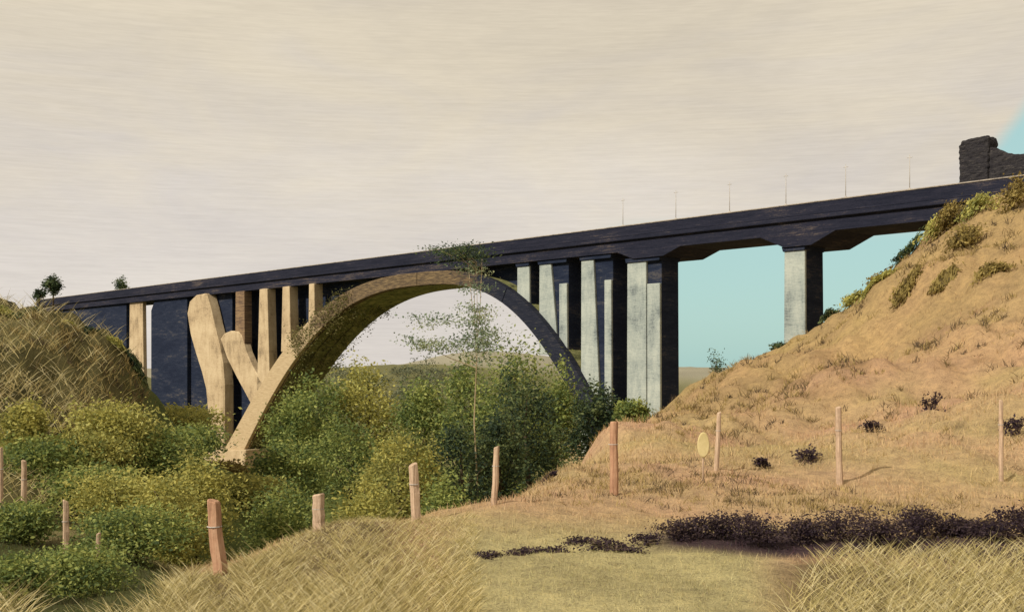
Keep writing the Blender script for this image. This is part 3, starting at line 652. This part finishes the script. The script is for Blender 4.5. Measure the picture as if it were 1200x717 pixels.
# tall crossing straw
STRAW = np.array([(.28, .235, .09), (.43, .355, .15), (.56, .46, .22), (.62, .54, .31)])
def straw(zone, n, L, Wd, seed):
    g_ = np.random.default_rng(seed); pxs, pys, dps = zone(g_, n); Xb = (pxs - 600) / F * dps; Yb = dps; n = len(Xb)
    az_ = np.where(g_.uniform(size=n) < .58, 0, math.pi) + g_.normal(size=n) * .45
    cc = STRAW[g_.integers(0, 4, n)] * g_.uniform(.8, 1.15, (n, 1))
    return blades(Xb, Yb, g_.uniform(*L, n), np.full(n, Wd), np.clip(g_.normal(.72, .17, n), .1, 1.2), az_, cc, .22)
def zone_a(g_, n):
    px = g_.uniform(90, 560, n); d_ = np.exp(g_.uniform(math.log(8.3), math.log(15.2), n))
    ok = (px > 150 + (d_ - 9) * 20 - 60 * (d_ < 10)) & (px < 560 - np.abs(d_ - 10.5) * 16) & (g_.uniform(size=n) < np.clip(1.35 - np.abs(px - 330) / 260, .1, 1))
    ok &= ~((np.abs(px - 255) < 26) & (d_ > 9.6)) & ~((np.abs(px - 373) < 22) & (d_ > 11.2)) & (g_.uniform(size=n) < smooth(d_, 15, 10.5)); return px[ok], None, d_[ok]
def zone_s(g_, n):
    px = g_.uniform(190, 560, n); d_ = np.exp(g_.uniform(math.log(9), math.log(15.6), n)); return px, None, d_
def zone_b(g_, n):
    px = g_.uniform(860, 1300, n); d_ = np.exp(g_.uniform(math.log(8.3), math.log(13.2), n)); ok = (px > 905 + (d_ - 9) * 14) & (g_.uniform(size=n) < np.clip((px - 850) / 200, .15, 1)); return px[ok], None, d_[ok]
grass('tall_straw', 'tall pale straw crossing in a lattice, lower left of the picture', straw(zone_a, 15000, (.14, .36), .0065, 21), straw(zone_s, 16000, (.05, .15), .006, 25))
grass('tall_straw', 'tall pale straw crossing in a lattice, lower right corner', straw(zone_b, 9500, (.12, .32), .0065, 22))
def zone_c(g_, n):
    px = g_.uniform(-60, 150, n); d_ = g_.uniform(25, 37.5, n); k = g_.uniform(size=n) < np.clip(1.2 - (d_ - 30) / 9, .35, 1); return px[k], None, d_[k]
    return px, None, d_
def zone_d(g_, n):
    px = g_.uniform(-60, 30, n); d_ = g_.uniform(9, 13, n); return px, None, d_
grass('knoll_straw', 'long golden straw on the flank of the left knoll', straw(zone_c, 3400, (.22, .8), .014, 23))
grass('corner_straw', 'thin pale straw in the extreme lower left corner', straw(zone_d, 900, (.2, .5), .008, 24))

# ------------------------------------------------------------------ fence posts
def post(label, px, ytop, ybot, dp_, wpx, mat, lean=0.0, cat='post', name='fence_post', bow=0.0, rnd=True, group='old fence posts'):
    x = (px - 600) / F * dp_; zg = gz(x, dp_); zt = (YH - ytop) / F * dp_; h = max(.3, zt - zg); r_ = wpx / F * dp_ / 2
    o = thing(name, label, cat, (x, dp_, zg), group)
    g_ = random.Random(int(px)); pts, rad_ = [], []
    for k in range(9):
        q = k / 8; zz = -.25 + (h + .25) * q
        pts.append((lean * (zz - h) + bow * math.sin(q * 3.14) + g_.uniform(-.006, .006), g_.uniform(-.006, .006), zz)); rad_.append(r_ * (1.08 - .14 * q) * g_.uniform(.94, 1.06))
    pts.append((pts[-1][0], 0, h + r_ * .25)); rad_.append(r_ * .78)
    V, Fs = tube('p', pts, rad_, 9); rj = [g_.uniform(.82, 1.12) for _ in range(9)]; cut = g_.uniform(-.5, .5)
    V = [np.array((pts[i_ // 9][0] + (v[0] - pts[i_ // 9][0]) * rj[i_ % 9], v[1] * rj[i_ % 9], v[2] + (cut * (v[0] - pts[i_ // 9][0]) if i_ >= 72 else 0))) for i_, v in enumerate(V)]
    obj('shaft', mesh_py('shaft', V, Fs), mat, o)
    # wire staple and a knot near the top
    V, Fs = tube('s', [(pts[6][0] + r_ * 1.04 * math.cos(a2), r_ * 1.04 * math.sin(a2), pts[6][2]) for a2 in np.linspace(0, 6.2, 12)], [.006] * 12, 5)
    obj('wire_tie', mesh_py('wire_tie', V, Fs), M['steel'], o)
    return o
post('bleached post at the right frame side of the golden hill', 1173, 470, 560, 20.3, 6, M['post_tan'], .0)
post('pale slim post on bare earth in the middle of the hill', 982, 478, 562, 20.5, 7, M['post_tan'], -.02)
post('faint thin post right beside the cream oval plate', 843, 484, 556, 21, 6, M['post_tan'], .05)
post('stout pinkish post where the hill meets the thicket', 719, 495, 580, 18.6, 11, M['post_red'], .0)
post('knotted tan post in front of the deep shaded tree', 582, 524, 592, 17, 8, M['post_tan'], .04)
post('upright pale pink post at the edge of the thicket', 484, 545, 610, 15.6, 11, M['post_tan'], -.06)
post('short cream fence stub standing in straw', 373, 580, 626, 14.3, 13, M['post_tan'], -.02)
post('thick reddish-brown post leaning in the straw', 250, 588, 676, 11.5, 16, M['post_red'], -.12, bow=-.02)
G7 = 'short stakes in the left hollow'
post('short pinkish stake among the left bushes', 77, 587, 624, 18, 7, M['post_tan'], .0, group=G7, name='stake')
post('highest pale stake, below the straw knoll', 28, 540, 584, 22, 6, M['post_tan'], .0, group=G7, name='stake')
post('lowest slim stake, above the leafy corner bush', 115, 625, 657, 15, 5, M['post_tan'], .03, group=G7, name='stake')
post('grey post cut by the left frame edge', 1, 525, 600, 22, 6, M['post_tan'], .0)
# cream oval plate on a short stake
dp_ = 20.0; x, y, zg = on_ground(824, dp_); zc = (YH - 521) / F * dp_
r_ = thing('oval_plate', 'cream oval plate on a short stake, left of a thin hill post', 'marker', (x, y, zg))
rx_, rz_ = 7 / F * dp_, 15 / F * dp_; n_ = 28
V = []; 
for k_, (yy, sc2) in enumerate(((-.045, .90), (-.03, 1.0), (-.012, 1.0))):
    V += [(rx_ * sc2 * math.cos(6.2832 * k / n_), yy, zc - zg + rz_ * sc2 * math.sin(6.2832 * k / n_)) for k in range(n_)]
Fs = [list(range(n_))[::-1], [2 * n_ + k for k in range(n_)]] + [[j * n_ + k, j * n_ + (k + 1) % n_, (j + 1) * n_ + (k + 1) % n_, (j + 1) * n_ + k] for j in (0, 1) for k in range(n_)]
obj('plate', mesh_py('plate', V, Fs), M['plate'], r_)
obj('stake', mesh_py('stake', *tube('s', [(0, .01, -.2), (0, .01, zc - zg + rz_ * .6)], [.02, .018], 7), True), M['post_tan'], r_)
